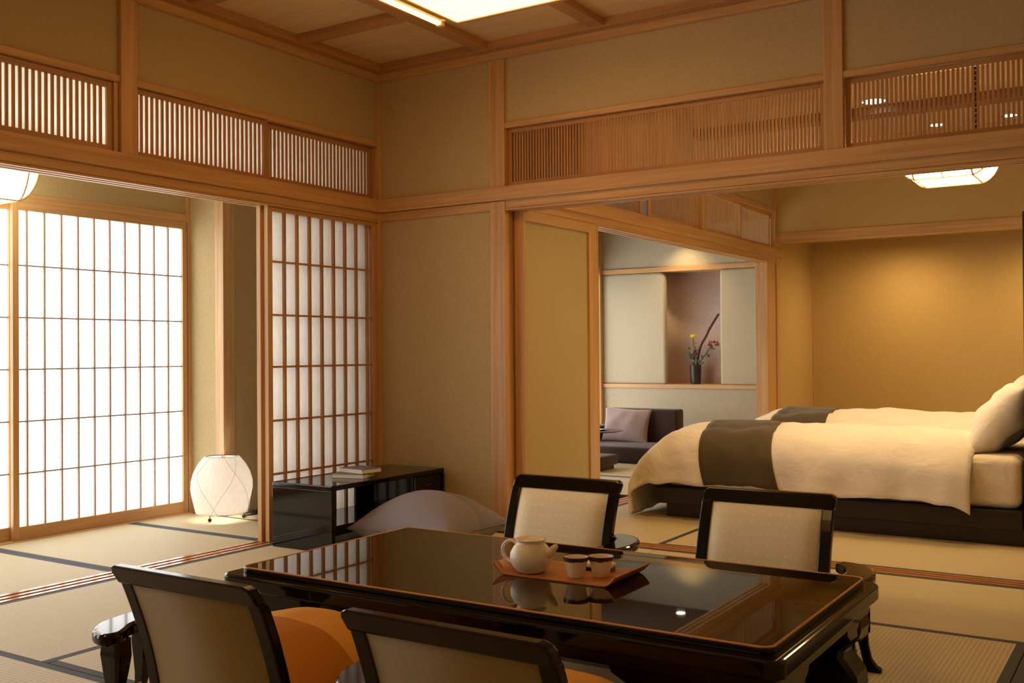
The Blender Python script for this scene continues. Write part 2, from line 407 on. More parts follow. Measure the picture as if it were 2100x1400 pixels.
m = MB(); m.prism([(.95, .672), (.322, .672)] + [(.322+.03-.03*math.cos(t), 1.79+.03*math.sin(t)) for t in [k*PI/12 for k in range(7)]] + [(.95, 1.82)], 4.8, 4.87, fn=xz)
m.obj('wall_niche_right', 'plaster_grey', bevel=.02, kind='structure')
m = MB(); m.grid([[(.03-.40*math.cos(PI*k/24), 4.868+.24*math.sin(PI*k/24)**.8, z) for z in (.66, 1.83)] for k in range(25)])
m.obj('wall_niche_back', 'niche_paper', smooth=True, solid=.01, kind='structure')
trim('woodX', (-1.1, .95, 4.782, 5.12, .632, .672)); trim('woodX', (-1.1, .95, 4.785, 5.12, 1.822, 1.872))
struct('wall_sitting_near', 'plaster_grey', (-.06, .9, .085, .16, -.05, 2.5))
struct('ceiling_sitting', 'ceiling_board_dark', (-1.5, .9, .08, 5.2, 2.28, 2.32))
struct('wall_sitting_left', 'plaster_grey', (-1.16, -1.06, 1.38, 4.9, 1.9, 2.5))
trim('woodZ', (-1.06, -.985, 4.745, 4.80, 0, 2.5)); trim('woodY', (-1.1, -1.01, 1.38, 4.75, 1.85, 1.9))
window_leaf(5, 3.62, 4.745, -1.045, 'window_light_sitting', [3.75+.11*k for k in range(9)], RZ, zt=1.85)
w6 = window_leaf(6, 2.5, 3.65, -1.08, 'window_light_sitting', [2.63+.11*k for k in range(9)], RZ, zt=1.85)
c = copy_tree(w6); c.name = 'window_7'; c.location.y -= 1.12

# tatami mats
def mat_(x0, x1, y0, y1, ax, label, bw=.034):
    t = thing('tatami_mat', label, 'tatami mat', ((x0+x1)/2, (y0+y1)/2, -.05), 'tatami mats on the floor')
    e = .0015; x0 += e; x1 -= e; y0 += e; y1 -= e
    if ax == 0:
        MB().box(x0, x1, y0+bw, y1-bw, -.05, 0).obj('rush_surface', 'tatamiX', t)
        for a, b in ((y0, y0+bw), (y1-bw, y1)): MB().box(x0, x1, a, b, -.05, .0).obj('cloth_border', 'tatami_border', t, bevel=.001)
    else:
        MB().box(x0+bw, x1-bw, y0, y1, -.05, 0).obj('rush_surface', 'tatamiY', t)
        for a, b in ((x0, x0+bw), (x1-bw, x1)): MB().box(a, b, y0, y1, -.05, .0).obj('cloth_border', 'tatami_border', t, bevel=.001)
mat_(.022, 1.86, -.94, -.02, 0, 'dark-bordered tatami mat under the low black cabinet and grey cushion')
mat_(1.86, 3.70, -.94, -.02, 0, 'tatami mat along the bedroom sill, behind the two far chairs')
mat_(.022, .945, -2.83, -.94, 1, 'sunlit tatami mat beside the left sliding-door sill, left of the table')
mat_(2.74, 3.66, -2.83, -.94, 1, 'tatami mat with coarse ridges at the right end of the low table')
mat_(.945, 2.74, -1.885, -.94, 0, 'tatami mat under the far side of the low table')
mat_(.945, 2.74, -2.83, -1.885, 0, 'tatami mat under the near side of the low table')
mat_(.022, 1.86, -3.75, -2.83, 0, 'tatami mat at the bottom left corner under the left front chair')
mat_(1.86, 3.66, -3.75, -2.83, 0, 'tatami mat under the right front chair nearest the camera')
mat_(3.66, 4.6, -2.83, -.94, 1, 'tatami mat at the bottom right edge beyond the dark border')
mat_(-1.205, -.112, -2.71, -1.80, 0, 'front veranda tatami mat at the left edge of the room', .036)
mat_(-1.205, -.112, -1.80, -.89, 0, 'middle veranda tatami mat in front of the paper window', .036)
mat_(-1.205, -.112, -.89, -.425, 0, 'veranda tatami mat carrying the white paper floor lamp', .03)
mat_(-.925, -.112, -.425, 1.3, 1, 'narrow tatami mat behind the half open paper screen', .02)
mat_(1.002, 1.825, .10, 1.9, 1, 'bedroom tatami mat at the foot of the bed', .03)
mat_(1.825, 3.66, .10, 1.02, 0, 'bedroom tatami mat in front of the dark bed base', .03)
mat_(-.98, .884, 1.65, 2.58, 0, 'sitting room tatami mat nearest the bedroom opening', .03)
mat_(-.98, .884, 2.58, 3.50, 0, 'sitting room tatami mat in front of the brown floor sofa', .03)
mat_(-.98, .884, 3.50, 4.78, 0, 'sitting room tatami mat under the brown floor sofa', .03)

# ================================================================ SLIDING PANELS
def ranma(name, label, axis, a0, a1, c, z0, z1, pitch, w, fr=.022, depth=.022, paper=None, group=None, dirn=1, mat='lattice', offs=0, sd=.011):
    """lattice transom panel; axis 1: lies along y at x=c, axis 0: along x at y=c."""
    def bx(m, p0, p1, q0, q1, r0, r1):
        if axis == 1: m.box(q0, q1, p0, p1, r0, r1)
        else: m.box(p0, p1, q0, q1, r0, r1)
    root = thing(name, label, 'transom panel', (c, (a0+a1)/2, z0) if axis == 1 else ((a0+a1)/2, c, z0), group)
    A = 'Y' if axis == 1 else 'X'
    for q0, q1 in ((a0, a0+fr), (a1-fr, a1)): m = MB(); bx(m, q0, q1, c-depth/2, c+depth/2, z0, z1); m.obj('stile', mat+'Z', root, bevel=.0015)
    for q0, q1 in ((z0, z0+fr), (z1-fr, z1)): m = MB(); bx(m, a0+fr, a1-fr, c-depth/2, c+depth/2, q0, q1); m.obj('rail', mat+A, root, bevel=.0015)
    m = MB(); n = int((a1-a0-2*fr)/pitch); s0 = (a0+a1)/2-pitch*(n-1)/2+offs
    for k in range(n):
        p = s0+k*pitch
        if p-w/2 > a0+fr and p+w/2 < a1-fr: bx(m, p-w/2, p+w/2, c-sd/2, c+sd/2, z0+fr, z1-fr)
    m.obj('slats', mat+'Z', root)
    if paper:
        m = MB(); q = c-dirn*(sd/2+.0012); bx(m, a0+fr, a1-fr, q-.0008, q+.0008, z0+fr, z1-fr); m.obj('paper_backing', paper, root)
    return root
g = 'lattice transom panels over the veranda opening'
ranma('transom_panel', 'paper-backed lattice transom at the far left edge of the photo', 1, -3.58, -1.876, -.03, 1.956, 2.279, .030, .0140, .028, .022, 'ranma_paper', g, sd=.007)
ranma('transom_panel', 'wide paper-backed lattice transom just right of the left ceiling post', 1, -1.758, -.915, -.03, 1.956, 2.279, .030, .0140, .024, .022, 'ranma_paper', g, sd=.007)
ranma('transom_panel', 'paper-backed lattice transom nearest the room corner above the half open paper screen', 1, -.905, -.026, -.055, 1.956, 2.279, .030, .0140, .030, .022, 'ranma_paper', g, sd=.007)
g = 'open lattice transom panels over the bedroom opening'
ranma('transom_panel', 'long open lattice transom between the two posts above the bedroom opening', 0, .93, 2.72, .03, 1.956, 2.282, .0182, .0098, .024, .018, None, g)
ranma('transom_panel', 'second lattice transom sliding behind the left half of the long one', 0, .93, 1.42, .062, 1.956, 2.282, .0182, .0112, .024, .018, None, g, offs=.006)
ranma('transom_panel', 'open lattice transom at the right edge showing a round ceiling light', 0, 2.815, 4.6, .03, 1.956, 2.282, .0202, .0105, .024, .018, None, g)
g = 'lattice transom panels over the sitting room opening'
for a0, a1, x, lb in ((.12, .92, .96, 'bedroom lattice transom hidden mostly by the front beam'), (.93, 1.74, .935, 'bedroom lattice transom left of the small dark gap'),
                     (1.77, 2.685, .97, 'bedroom lattice transom just left of the short middle post'), (2.77, 3.60, .985, 'bright bedroom lattice transom just right of the short middle post'),
                     (3.58, 4.46, .945, 'closed-looking bedroom lattice transom nearest the far corner')):
    ranma('transom_panel', lb, 1, a0, a1, x, 1.960, 2.288, .0215, .0078, .03, .016, None, g, mat='wood', sd=.004)

def shoji(label, y0, y1, x, cols, rows):
    root = thing('shoji_screen', label, 'paper screen', (x, (y0+y1)/2, .002), 'paper screens beside the low cabinet')
    t = .030; st = .034; zt = 1.826; zl = 1.792; zb = .085
    for a, b in ((y0, y0+st), (y1-st, y1)): MB().box(x-t/2, x+t/2, a, b, .002, zt).obj('stile', 'woodZ', root, bevel=.002)
    for a, b in ((.002, zb), (zl, zt)): MB().box(x-t/2, x+t/2, y0+st, y1-st, a, b).obj('rail', 'woodY', root, bevel=.002)
    m = MB()
    for y in cols: m.box(x-.006, x+.010, y-.0075, y+.0075, zb, zl)
    for z in rows: m.box(x-.006, x+.008, y0+st, y1-st, z-.0055, z+.0055)
    m.obj('lattice', 'latticeZ', root)
    MB().box(x-.0085, x-.0068, y0+st, y1-st, zb, zl).obj('paper', 'shoji_paper', root)
rows = [1.519, 1.228, .945, .652, .362]
shoji('front paper screen with wooden lattice standing behind the black cabinet', -.922, -.026, -.025, [-.789+.0985*k for k in range(8)], rows)
shoji('second paper screen tucked behind the front one, only its edge showing', -.938, -.042, -.066, [-.805+.0985*k for k in range(8)], rows)

# ================================================================ LAMPS
# main ceiling lantern: square paper box in a wooden frame
LX, LY, LZ, LS = 1.24, -.905, 2.575, .80
t = thing('ceiling_lantern', 'large square glowing paper ceiling lantern at the top of the photo', 'ceiling light', (LX+LS/2, LY-LS/2, CZ))
def frame_xy(m, x0, x1, y0, y1, z0, z1, w):
    m.box(x0, x1, y0, y0+w, z0, z1); m.box(x0, x1, y1-w, y1, z0, z1); m.box(x0, x0+w, y0+w, y1-w, z0, z1); m.box(x1-w, x1, y0+w, y1-w, z0, z1)
m = MB(); frame_xy(m, LX, LX+LS, LY-LS, LY, LZ, LZ+.022, .020); m.obj('lower_frame', 'woodX', t, bevel=.002)
m = MB(); frame_xy(m, LX-.02, LX+LS+.02, LY-LS-.02, LY+.02, LZ+.10, LZ+.125, .02); m.obj('upper_frame', 'woodX', t, bevel=.002)
MB().box(LX+.020, LX+LS-.020, LY-LS+.020, LY-.020, LZ+.006, LZ+.010).obj('bottom_paper', 'lantern_light', t)
m = MB()
for q in range(4):
    a = [(LX+.01, LY-.01), (LX+LS-.01, LY-.01), (LX+LS-.01, LY-LS+.01), (LX+.01, LY-LS+.01)]
    b = [(LX-.005, LY+.005), (LX+LS+.005, LY+.005), (LX+LS+.005, LY-LS-.005), (LX-.005, LY-LS-.005)]
    m.grid([[(*a[q], LZ+.02), (*a[(q+1) % 4], LZ+.02)], [(*b[q], LZ+.10), (*b[(q+1) % 4], LZ+.10)]])
m.obj('side_paper', 'lantern_light', t, solid=.002)
for x_ in (LX-.085, LX+LS+.06):
    MB().box(x_, x_+.025, LY-LS+.03, LY-.04, LZ+.004, LZ+.018).obj('side_strip', 'lantern_light', t)
    m = MB(); m.box(x_-.004, x_+.029, LY-.04, LY-.015, LZ-.002, LZ+.03).box(x_-.004, x_+.029, LY-LS+.005, LY-LS+.03, LZ-.002, LZ+.03).box(x_+.002, x_+.023, LY-LS+.03, LY-.04, LZ+.018, LZ+.03)
    for y_ in (LY-.028, LY-LS+.018): m.box(min(x_, LX), max(x_+.025, LX) if x_ < LX else x_+.025, y_-.006, y_+.006, LZ+.018, LZ+.03) if x_ < LX else m.box(LX+LS-.01, x_+.01, y_-.006, y_+.006, LZ+.018, LZ+.03)
    m.obj('strip_holder', 'paleY', t, bevel=.002)
for px, py in ((.3, 0), (.62, 0)):
    m = MB(); m.prism([(LX+LS*px+.045*math.cos(k*PI/8), LZ+.125+.0-.03*math.sin(k*PI/8)) for k in range(9)], LY+.022, LY+.028, fn=xz)
    m.obj('bracket', 'gold_line', t)
MB().box(LX+.15, LX+LS-.15, LY-LS+.15, LY-.15, LZ+.125, CZ).obj('ceiling_plate', 'woodX', t)

rear = copy_tree(t); rear.location.y -= 2.75; rear.location.x += .6; rear['label'] = 'added unseen square paper lantern behind the camera, brightening the chair fronts'  # unseen extra lantern, added as soft fill for the chair fronts
def round_lantern(name, label, cx, cy, zb, h, sx, sy, light, loc_z, chain):
    """boat-shaped paper lantern: faces curve in to a flat rectangular bottom, wooden ribs along the edges."""
    t = thing(name, label, 'ceiling light', (cx, cy, loc_z))
    prof = [(math.cos(a), 1-math.sin(a)) for a in [k*PI/2/8 for k in range(8)]]      # 1 at top rim -> .0 inward
    def ring(k, grow=0):
        c_, d_ = prof[k]; fx = sx*(.55+.45*c_)+grow; fy = sy*(.55+.45*c_)+grow; z = zb+h*d_
        return fx, fy, z
    m = MB()
    for s_ in ((1, 0), (-1, 0), (0, 1), (0, -1)):
        rows_ = []
        for k in range(8):
            fx, fy, z = ring(k); fx2, fy2, _ = ring(7)
            if s_[0]: rows_.append([(cx+s_[0]*fx, cy-fy2*.96, z), (cx+s_[0]*fx, cy+fy2*.96, z)])
            else: rows_.append([(cx-fx2*.96, cy+s_[1]*fy, z), (cx+fx2*.96, cy+s_[1]*fy, z)])
        m.grid(rows_)
    fx2, fy2, zz = ring(7)
    m.box(cx-fx2*.95, cx+fx2*.95, cy-fy2*.95, cy+fy2*.95, zb+.004, zb+.012)
    m.obj('paper_shade', light, t, solid=.002)
    for s_ in ((1, 1), (1, -1), (-1, 1), (-1, -1)):
        m = MB()
        m.tube([(cx+s_[0]*ring(k)[0], cy+s_[1]*fy2*.97, ring(k)[2]-.002) for k in range(8)], .0055, 6)
        m.tube([(cx+s_[0]*fx2*.97, cy+s_[1]*ring(k)[1], ring(k)[2]-.002) for k in range(8)], .0055, 6)
        m.obj('rib', 'paleX', t, smooth=True)
    m = MB()
    for s_ in (1, -1):
        m.tube([(cx-fx2, cy+s_*fy2*.97, zb), (cx+fx2, cy+s_*fy2*.97, zb)], .006, 6); m.tube([(cx+s_*fx2*.97, cy-fy2, zb), (cx+s_*fx2*.97, cy+fy2, zb)], .006, 6)
        m.tube([(cx, cy+s_*ring(k)[1], ring(k)[2]-.002) for k in range(8)], .004, 6)
    m.obj('bottom_frame', 'paleX', t)
    MB().box(cx-sx, cx+sx, cy-sy*.62, cy+sy*.62, zb+h, zb+h+.018).box(cx-sx*.62, cx+sx*.62, cy-sy, cy+sy, zb+h+.001, zb+h+.017).obj('top_board', 'paleX', t)  # opaque lid added to keep the glow from lighting the ceiling
    if chain:
        m = MB()
        for dx in (-.6, .6):
            z0 = zb+h+.01; n = int((loc_z-z0)/.03)
            for k in range(n): m.box(cx+dx*sx-.006, cx+dx*sx+.006, cy-.004, cy+.004, z0+k*.03, z0+k*.03+.024)
        m.obj('chain', 'dark_metal', t)
    else:
        MB().box(cx-sx*.5, cx+sx*.5, cy-sy*.4, cy+sy*.4, zb+h+.01, loc_z).obj('ceiling_plate', 'paleX', t)
    return t
round_lantern('hanging_lantern', 'boat-shaped paper lantern glowing over the bed at the upper right', 3.035, 1.36, 1.965, .15, .245, .27, 'bed_lantern_light', 2.72, True)
round_lantern('hanging_lantern', 'glowing rounded paper lantern in the veranda at the left edge', -.96, -2.05, 1.80, .24, .26, .31, 'veranda_lantern_light', 2.5, False)

def downlight(label, x, y, z, r_=.05, watts=L_SPOT, size=1.9, blend=.8, group=None, light=True, col=WARM2):
    t = thing('downlight', label, 'recessed light', (x, y, z), group)
    MB().lathe([(r_+.012, z-.004), (r_+.012, z), (r_, z), (r_, z-.004)], (x, y), 24, cap=False).obj('rim', 'ceramic', t)
    MB().lathe([(r_*.98, z-.003), (.001, z-.003)], (x, y), 24).obj('lens', 'spot_light', t)
    if light:
        ld = bpy.data.lights.new('downlight_beam', 'SPOT'); ld.energy = watts; ld.color = col; ld.spot_size = size; ld.spot_blend = blend; ld.shadow_soft_size = .04
        o = bpy.data.objects.new('downlight_beam', ld); COL.objects.link(o); o.parent = t; o.location = (0, 0, -.02)
gd = 'recessed lights in the bedroom ceiling'
downlight('round recessed ceiling light seen through the right lattice transom', 2.385, 2.40, 2.72, .078, L_SPOT, group=gd)
downlight('recessed light behind the right transom, left of the lower pair', 2.60, 3.44, 2.72, .05, L_SPOT, group=gd)
downlight('recessed light behind the right transom, right of the lower pair', 3.11, 3.41, 2.72, .05, L_SPOT, group=gd)
downlight('added recessed light over the bedroom aisle, brightening the bed front, left of two', 1.95, .45, 2.72, .05, L_SPOT*.9, 2.1, 1, group=gd)  # added fill lamp, throws light on the near side of the bed
downlight('added recessed light over the bedroom aisle, brightening the bed front, right of two', 2.95, .38, 2.72, .05, L_SPOT*1.1, 2.3, 1, group=gd)  # its added partner, same fill for the bed front
downlight('hidden recessed light over the pale wall behind the bed', 1.95, 5.0, 2.10, .05, L_SPOT*1.3, 3.05, 1, group=gd)
downlight('hidden recessed light over the head of the bed', 3.3, 5.0, 2.10, .05, L_SPOT*1.3, 3.05, 1, group=gd)
downlight('recessed light in the sitting room ceiling above the flower niche, mirrored in the table top', -.02, 4.56, 2.28, .045, L_SPOT*.7, 1.9, .9)

# ---- paper floor lamp on the veranda
lx, ly = -.855, -.505
t = thing('floor_lamp', 'white lantern-shaped paper floor lamp on the veranda tatami', 'lamp', (lx, ly, 0))
prof = [(.156, .042), (.166, .08), (.178, .14), (.183, .19), (.179, .235), (.162, .29), (.138, .34), (.110, .378), (.098, .388)]
def lobed(th, z, rr):
    k = .045*math.cos(4*th + (z-.04)*9) ; return rr*(1+k*min(1, (z-.03)*8)*(1-max(0, (z-.3)/.12)))
m = MB(); rows_ = []
for i in range(len(prof)-1):
    for s_ in range(3):
        q = s_/3; rr = prof[i][0]*(1-q)+prof[i+1][0]*q; z = prof[i][1]*(1-q)+prof[i+1][1]*q
        rows_.append([(lx+lobed(2*PI*k/60, z, rr)*math.cos(2*PI*k/60), ly+lobed(2*PI*k/60, z, rr)*math.sin(2*PI*k/60), z) for k in range(60)])
m.grid(rows_, closev=True); m.obj('paper_shade', 'lamp_paper', t, smooth=True, solid=.001)
def rad(z):
    for (r0, z0), (r1, z1) in zip(prof, prof[1:]):
        if z <= z1: return r0+(r1-r0)*(z-z0)/(z1-z0)
    return prof[-1][0]
m = MB()
for k in range(4):
    for d in (1, -1):
        pth = []
        for j in range(25):
            z = .044+(.386-.044)*j/24; th = 2*PI*k/4+.55+d*(j/24-.1)*1.25; rr = lobed(th, z, rad(z))+.0015
            pth.append((lx+rr*math.cos(th), ly+rr*math.sin(th), z))
        m.tube(pth, .0008, 5)
m.obj('seam_thread', 'lamp_thread', t)
m = MB(); m.tube([(lx+.094*math.cos(a), ly+.094*math.sin(a), .384) for a in [2*PI*k/24 for k in range(25)]], .0025, 5)
for k in range(3): a = 2*PI*k/3+.3; m.tube([(lx, ly, .36), (lx+.092*math.cos(a), ly+.092*math.sin(a), .382)], .002, 5)
m.tube([(lx, ly, .06), (lx, ly, .36)], .004, 6); m.obj('wire_frame', 'dark_metal', t)
for a in (-.95, 1.15, 3.24):
    a -= .35
    MB().tube([(lx+.13*math.cos(a), ly+.13*math.sin(a), .018), (lx+.13*math.cos(a), ly+.13*math.sin(a), .06)], .003, 6).ball((lx+.13*math.cos(a), ly+.13*math.sin(a), .0125), .0125).obj('foot', 'dark_metal', t, smooth=True)
MB().ball((lx, ly, .16), .035, 16).obj('bulb', 'bulb_light', t, smooth=True)
m = MB(); m.tube(smooth_path([(lx+.08, ly+.10, .02), (-.80, -.36, .006), (-.80, -.25, .006), (-.88, -.12, .02), (-.915, 0, .03)], 6), .004, 6); m.box(-.85, -.81, -.27, -.22, .002, .024)
m.obj('power_cord', 'dark_metal', t)

# ================================================================ LOW CABINET, BOOKS, CUSHION
cx0, cx1, cy0, cy1, ch = .078, .503, -.985, -.03, .342
t = thing('low_cabinet', 'glossy black lacquered low cabinet against the paper screen', 'cabinet', ((cx0+cx1)/2, (cy0+cy1)/2, 0))
MB().box(cx0, cx1, cy0, cy1, ch-.026, ch).obj('top_board', 'lacquer', t, bevel=.006)
MB().box(cx0, cx1, cy0, cy0+.024, .0, ch-.026).obj('end_panel', 'lacquer', t, bevel=.003)
MB().box(cx0, cx1, cy1-.024, cy1, .0, ch-.026).obj('end_panel', 'lacquer', t, bevel=.003)
MB().box(cx0+.02, cx1-.01, cy0+.024, cy1-.024, .085, .135).obj('shelf', 'lacquer', t, bevel=.003)
MB().box(cx0+.04, cx0+.055, cy0+.60, cy1-.024, .135, ch-.026).obj('back_panel', 'lacquer', t)
MB().box(cx0+.056, cx1-.02, cy1-.275, cy1-.024, .135, ch-.026).obj('drawer_case', 'lacquer', t)
d = MB().box(cx1-.02, cx1-.006, cy1-.268, cy1-.03, .14, ch-.03).obj('drawer', 'lacquer', t, bevel=.002)
MB().box(cx1-.006, cx1-.001, cy1-.18, cy1-.12, .255, .264).obj('handle', 'dark_metal', d, bevel=.001)
def book(label, c, rz, w, l_, h, cover):
    t = thing('book', label, 'book', c, 'books on the low cabinet', rz)
    MB().box(-w/2+.003, w/2-.003, -l_/2+.003, l_/2-.003, .0015, h-.0015).obj('page_block', 'page_white', t, local=True)
    m = MB(); m.box(-w/2, w/2, -l_/2, l_/2, 0, .0015); m.box(-w/2, w/2, -l_/2, l_/2, h-.0015, h); m.box(-w/2, w/2, l_/2-.002, l_/2, .0015, h-.0015); m.obj('cover', cover, t, local=True)
book('lower paperback on the black cabinet, pages facing out', (.325, -.622, .342), .28, .187, .15, .024, 'book_cover_dark')
book('upper paperback laid askew on top of the other book', (.338, -.580, .366), -.12, .187, .145, .024, 'book_cover_dark')

def pillow(m, w, l_, h, zc=0, pinch=.08, N=26, lean=0, seed=0, wr=.004, flat=0, ex=2.0):
    def pt(i, j, s_):
        a = -1+2*i/N; b = -1+2*j/N
        pull = 1-pinch*(1-abs(b)**2)*abs(a)**3; pull2 = 1-pinch*(1-abs(a)**2)*abs(b)**3
        x = a*w/2*(1-pinch*(1-b*b)*a*a); y = b*l_/2*(1-pinch*(1-a*a)*b*b)
        e = max(0, (1-abs(a)**ex)*(1-abs(b)**ex))**.6
        z = s_*h/2*e
        if s_ < 0 and flat: z = max(z, -h/2*flat)
        z += wr*noise.noise(Vector((x*9+seed, y*9, s_*3)))*e*2
        return (x, y, zc+z)
    g1 = [[m.bm.verts.new(pt(i, j, 1)) for j in range(N+1)] for i in range(N+1)]
    g2 = [[g1[i][j] if i in (0, N) or j in (0, N) else m.bm.verts.new(pt(i, j, -1)) for j in range(N+1)] for i in range(N+1)]
    for i in range(N):
        for j in range(N):
            m.bm.faces.new((g1[i][j], g1[i+1][j], g1[i+1][j+1], g1[i][j+1])); m.bm.faces.new((g2[i][j], g2[i][j+1], g2[i+1][j+1], g2[i+1][j]))
    return [Vector(pt(i, 0, 1)) for i in range(N+1)] + [Vector(pt(N, j, 1)) for j in range(N+1)] + [Vector(pt(i, N, 1)) for i in range(N, -1, -1)] + [Vector(pt(0, j, 1)) for j in range(N, -1, -1)]
def floor_cushion(name, label, loc, rz, w, l_, h, mat, piping, group=None, flat=.7, seed=0, cat='cushion', tass=True, tilt=0):
    t = thing(name, label, cat, loc, group, rz); t.rotation_euler = (0, tilt, rz)
    m = MB(); edge = pillow(m, w, l_, h, h/2*flat, seed=seed, flat=flat); m.obj('cover', mat, t, local=True, smooth=True)
    m = MB(); m.tube(edge, .0035, 6, cap=False); m.obj('piping', piping, t, local=True, smooth=True)
    if tass:
        for s_ in ((1, 1), (-1, 1), (1, -1), (-1, -1)):
            m = MB(); x, y = s_[0]*w/2, s_[1]*l_/2
            for k in range(5):
                q = (k-2)*.006
                m.tube(smooth_path([(x, y, h/2*flat), (x+s_[0]*.02, y+q, h/2*flat+.01), (x+s_[0]*.035, y+q*1.5, h/2*flat-.03), (x+s_[0]*.037, y+q*1.7, max(.004, h/2*flat-.07))], 4), .0012, 4)
            m.obj('tassel', piping, t, local=True)
    return t
floor_cushion('floor_cushion', 'plump grey silk floor cushion in front of the black cabinet', (.80, -.56, 0), .04, .66, .58, .36, 'grey_silk_panels', 'grey_piping', seed=3, flat=.62)

# ================================================================ LOW TABLE
TX0, TX1, TY0, TY1, TZ = 1.615, 3.325, -2.605, -1.765, .350
t = thing('low_table', 'long glossy black lacquered low table with a gold edge line', 'table', ((TX0+TX1)/2, (TY0+TY1)/2, 0))
MB().prism(rrect(TX0, TX1, TY0, TY1, .03), .332, TZ, bev=.004).obj('table_top', 'lacquer_top', t)
m = MB(); P = rrect(TX0+.003, TX1-.003, TY0+.003, TY1-.003, .028); m.tube([(x, y, TZ-.0012) for x, y in P + P[:1]], .0032, 6, cap=False); m.obj('gold_edge', 'gold_line', t, label='thin gold line around the table top edge')
MB().prism(rrect(TX0-.045, TX1+.036, TY0-.045, TY1+.035, .04), .288, .333, bev=.008, seg=3).obj('table_rim', 'lacquer', t)
MB().prism(rrect(TX0-.015, TX1+.012, TY0-.015, TY1+.012, .03), .252, .288, bev=.003).obj('apron', 'lacquer', t)
def bracket(m, ax, c0, c1, p, s_):
    """drop apron with a rounded end: from the corner c0 towards c1 along axis ax at p."""
    q = 1 if c1 > c0 else -1; L = abs(c1-c0)
    pts = [(0, .262), (L, .262), (L-.01, .235), (L-.05, .215), (L-.16, .205), (.12, .19), (0, .19)]
    pts = [(c0+q*a, z) for a, z in pts]
    if ax == 0: m.prism(pts, p, p+s_*.03, bev=.003, fn=lambda a, b, c: (a, c, b))
    else: m.prism(pts, p, p+s_*.03, bev=.003, fn=lambda a, b, c: (c, a, b))
ax0, ax1, ay0, ay1 = TX0-.01, TX1+.010, TY0-.01, TY1+.008
for sx_ in (0, 1):
    for sy_ in (0, 1):
        X = (ax0, ax1)[sx_]; Y = (ay0, ay1)[sy_]; dx = 1-2*sx_; dy = 1-2*sy_
        m = MB(); bracket(m, 0, X, X+dx*.42, Y, dy); bracket(m, 1, Y, Y+dy*.26, X, dx)
        # cabriole leg: bulging knee, pinched ankle, scrolled foot
        prof = [(.255, .0, .13), (.225, -.006, .152), (.20, .0, .158), (.184, .016, .145), (.17, .034, .135), (.155, .036, .142), (.13, .018, .162), (.10, .002, .170), (.06, -.002, .160), (.03, .004, .140), (.012, .012, .118), (0, .018, .108)]
        rows_ = []
        for z, o_, w_ in prof:
            a, b = o_, o_+w_; cc = .25*w_
            ring = [(a+cc, a), (b-cc*.4, a), (b, a+cc*.4), (b, b-cc*.4), (b-cc*.4, b), (a+cc*.4, b), (a, b-cc*.4), (a, a+cc)]
            rows_.append([(X+dx*p, Y+dy*q, z) for p, q in ring])
        gg = m.grid(rows_, closev=True); m.bm.faces.new(gg[0]); m.bm.faces.new(gg[-1])
        m.obj('leg', 'lacquer', t, bevel=.004)

# tray with tea things
TR = (2.558, -2.158)
t = thing('tray', 'teak serving tray with upturned ends on the black table', 'tray', (TR[0], TR[1], TZ), None, .02)
pr = smooth_path([(-.207, 0, .034), (-.192, 0, .018), (-.175, 0, .006), (-.15, 0, .0025), (0, 0, .0025), (.15, 0, .0025), (.175, 0, .006), (.190, 0, .017), (.203, 0, .032)], 5)
m = MB(); rows_ = []
for p in pr: rows_.append([(p.x, y, p.z+.0) for y in (-.118, -.112, 0, .112, .118)])
m.grid(rows_); m.obj('tray_board', 'teak', t, local=True, smooth=True, solid=.005)
PX, PY, PZ = 2.455, -2.222, TZ+.005
t = thing('teapot', 'cream ceramic teapot at the left end of the tray', 'teapot', (PX, PY, PZ), None, .1)
m = MB(); m.lathe([(.001, 0), (.034, 0), (.044, .006), (.057, .022), (.0635, .042), (.062, .06), (.053, .077), (.044, .086), (.0415, .09), (.044, .096), (.047, .099), (.046, .101), (.041, .098), (.03, .094), (.012, .096), (.001, .0965)], (0, 0), 40)
m.obj('body', 'ceramic', t, local=True, smooth=True)
MB().tube(smooth_path([(.046, 0, .052), (.064, 0, .064), (.073, 0, .074), (.081, 0, .081), (.087, 0, .082)], 5), [.020]+[.017-.010*(k/19)**.7 for k in range(20)], 14).obj('spout', 'ceramic', t, local=True, smooth=True)
MB().tube(smooth_path([(-.046, 0, .082), (-.064, 0, .090), (-.084, 0, .084), (-.096, 0, .064), (-.092, 0, .042), (-.076, 0, .026), (-.056, 0, .020)], 6), .0052, 10).obj('handle', 'ceramic', t, local=True, smooth=True)
def cup(label, x, y):
    t = thing('tea_cup', label, 'cup', (x, y, PZ), 'tea cups on the tray')
    MB().lathe([(.001, 0), (.022, 0), (.0245, .003), (.030, .03), (.0355, .054), (.0370, .0595), (.0355, .0597), (.033, .054), (.027, .025), (.02, .008), (.001, .007)], (0, 0), 32).obj('body', 'ceramic', t, local=True, smooth=True)
    m = MB(); rows_ = []
    for zz, k in ((.0612, .0), (.0605, .0012), (.056, .0008), (.0515, .0006)):
        rows_.append([((.0372-(.0605-zz)*.15+k-.0004)*math.cos(a), (.0372-(.0605-zz)*.15+k-.0004)*math.sin(a), zz-(.004*random.random() if zz < .052 else 0)) for a in [2*PI*q/40 for q in range(40)]])
    m.grid(rows_, closev=True); m.obj('rim_glaze', 'rim_glaze', t, local=True, solid=.001)
cup('tea cup with a thin brown rim, nearer and left of the pair', 2.606, -2.214)
cup('tea cup with a dripping dark blue-brown rim, right of the pair', 2.664, -2.168)
t = thing('folded_towel', 'folded cream hand towel on a dark stand behind the cups', 'towel', (2.600, -2.09, PZ), None, .1)
m = MB(); m.box(-.062, .062, -.028, .03, .008, .022, .006, 3); m.obj('towel', 'towel', t, local=True, smooth=True)
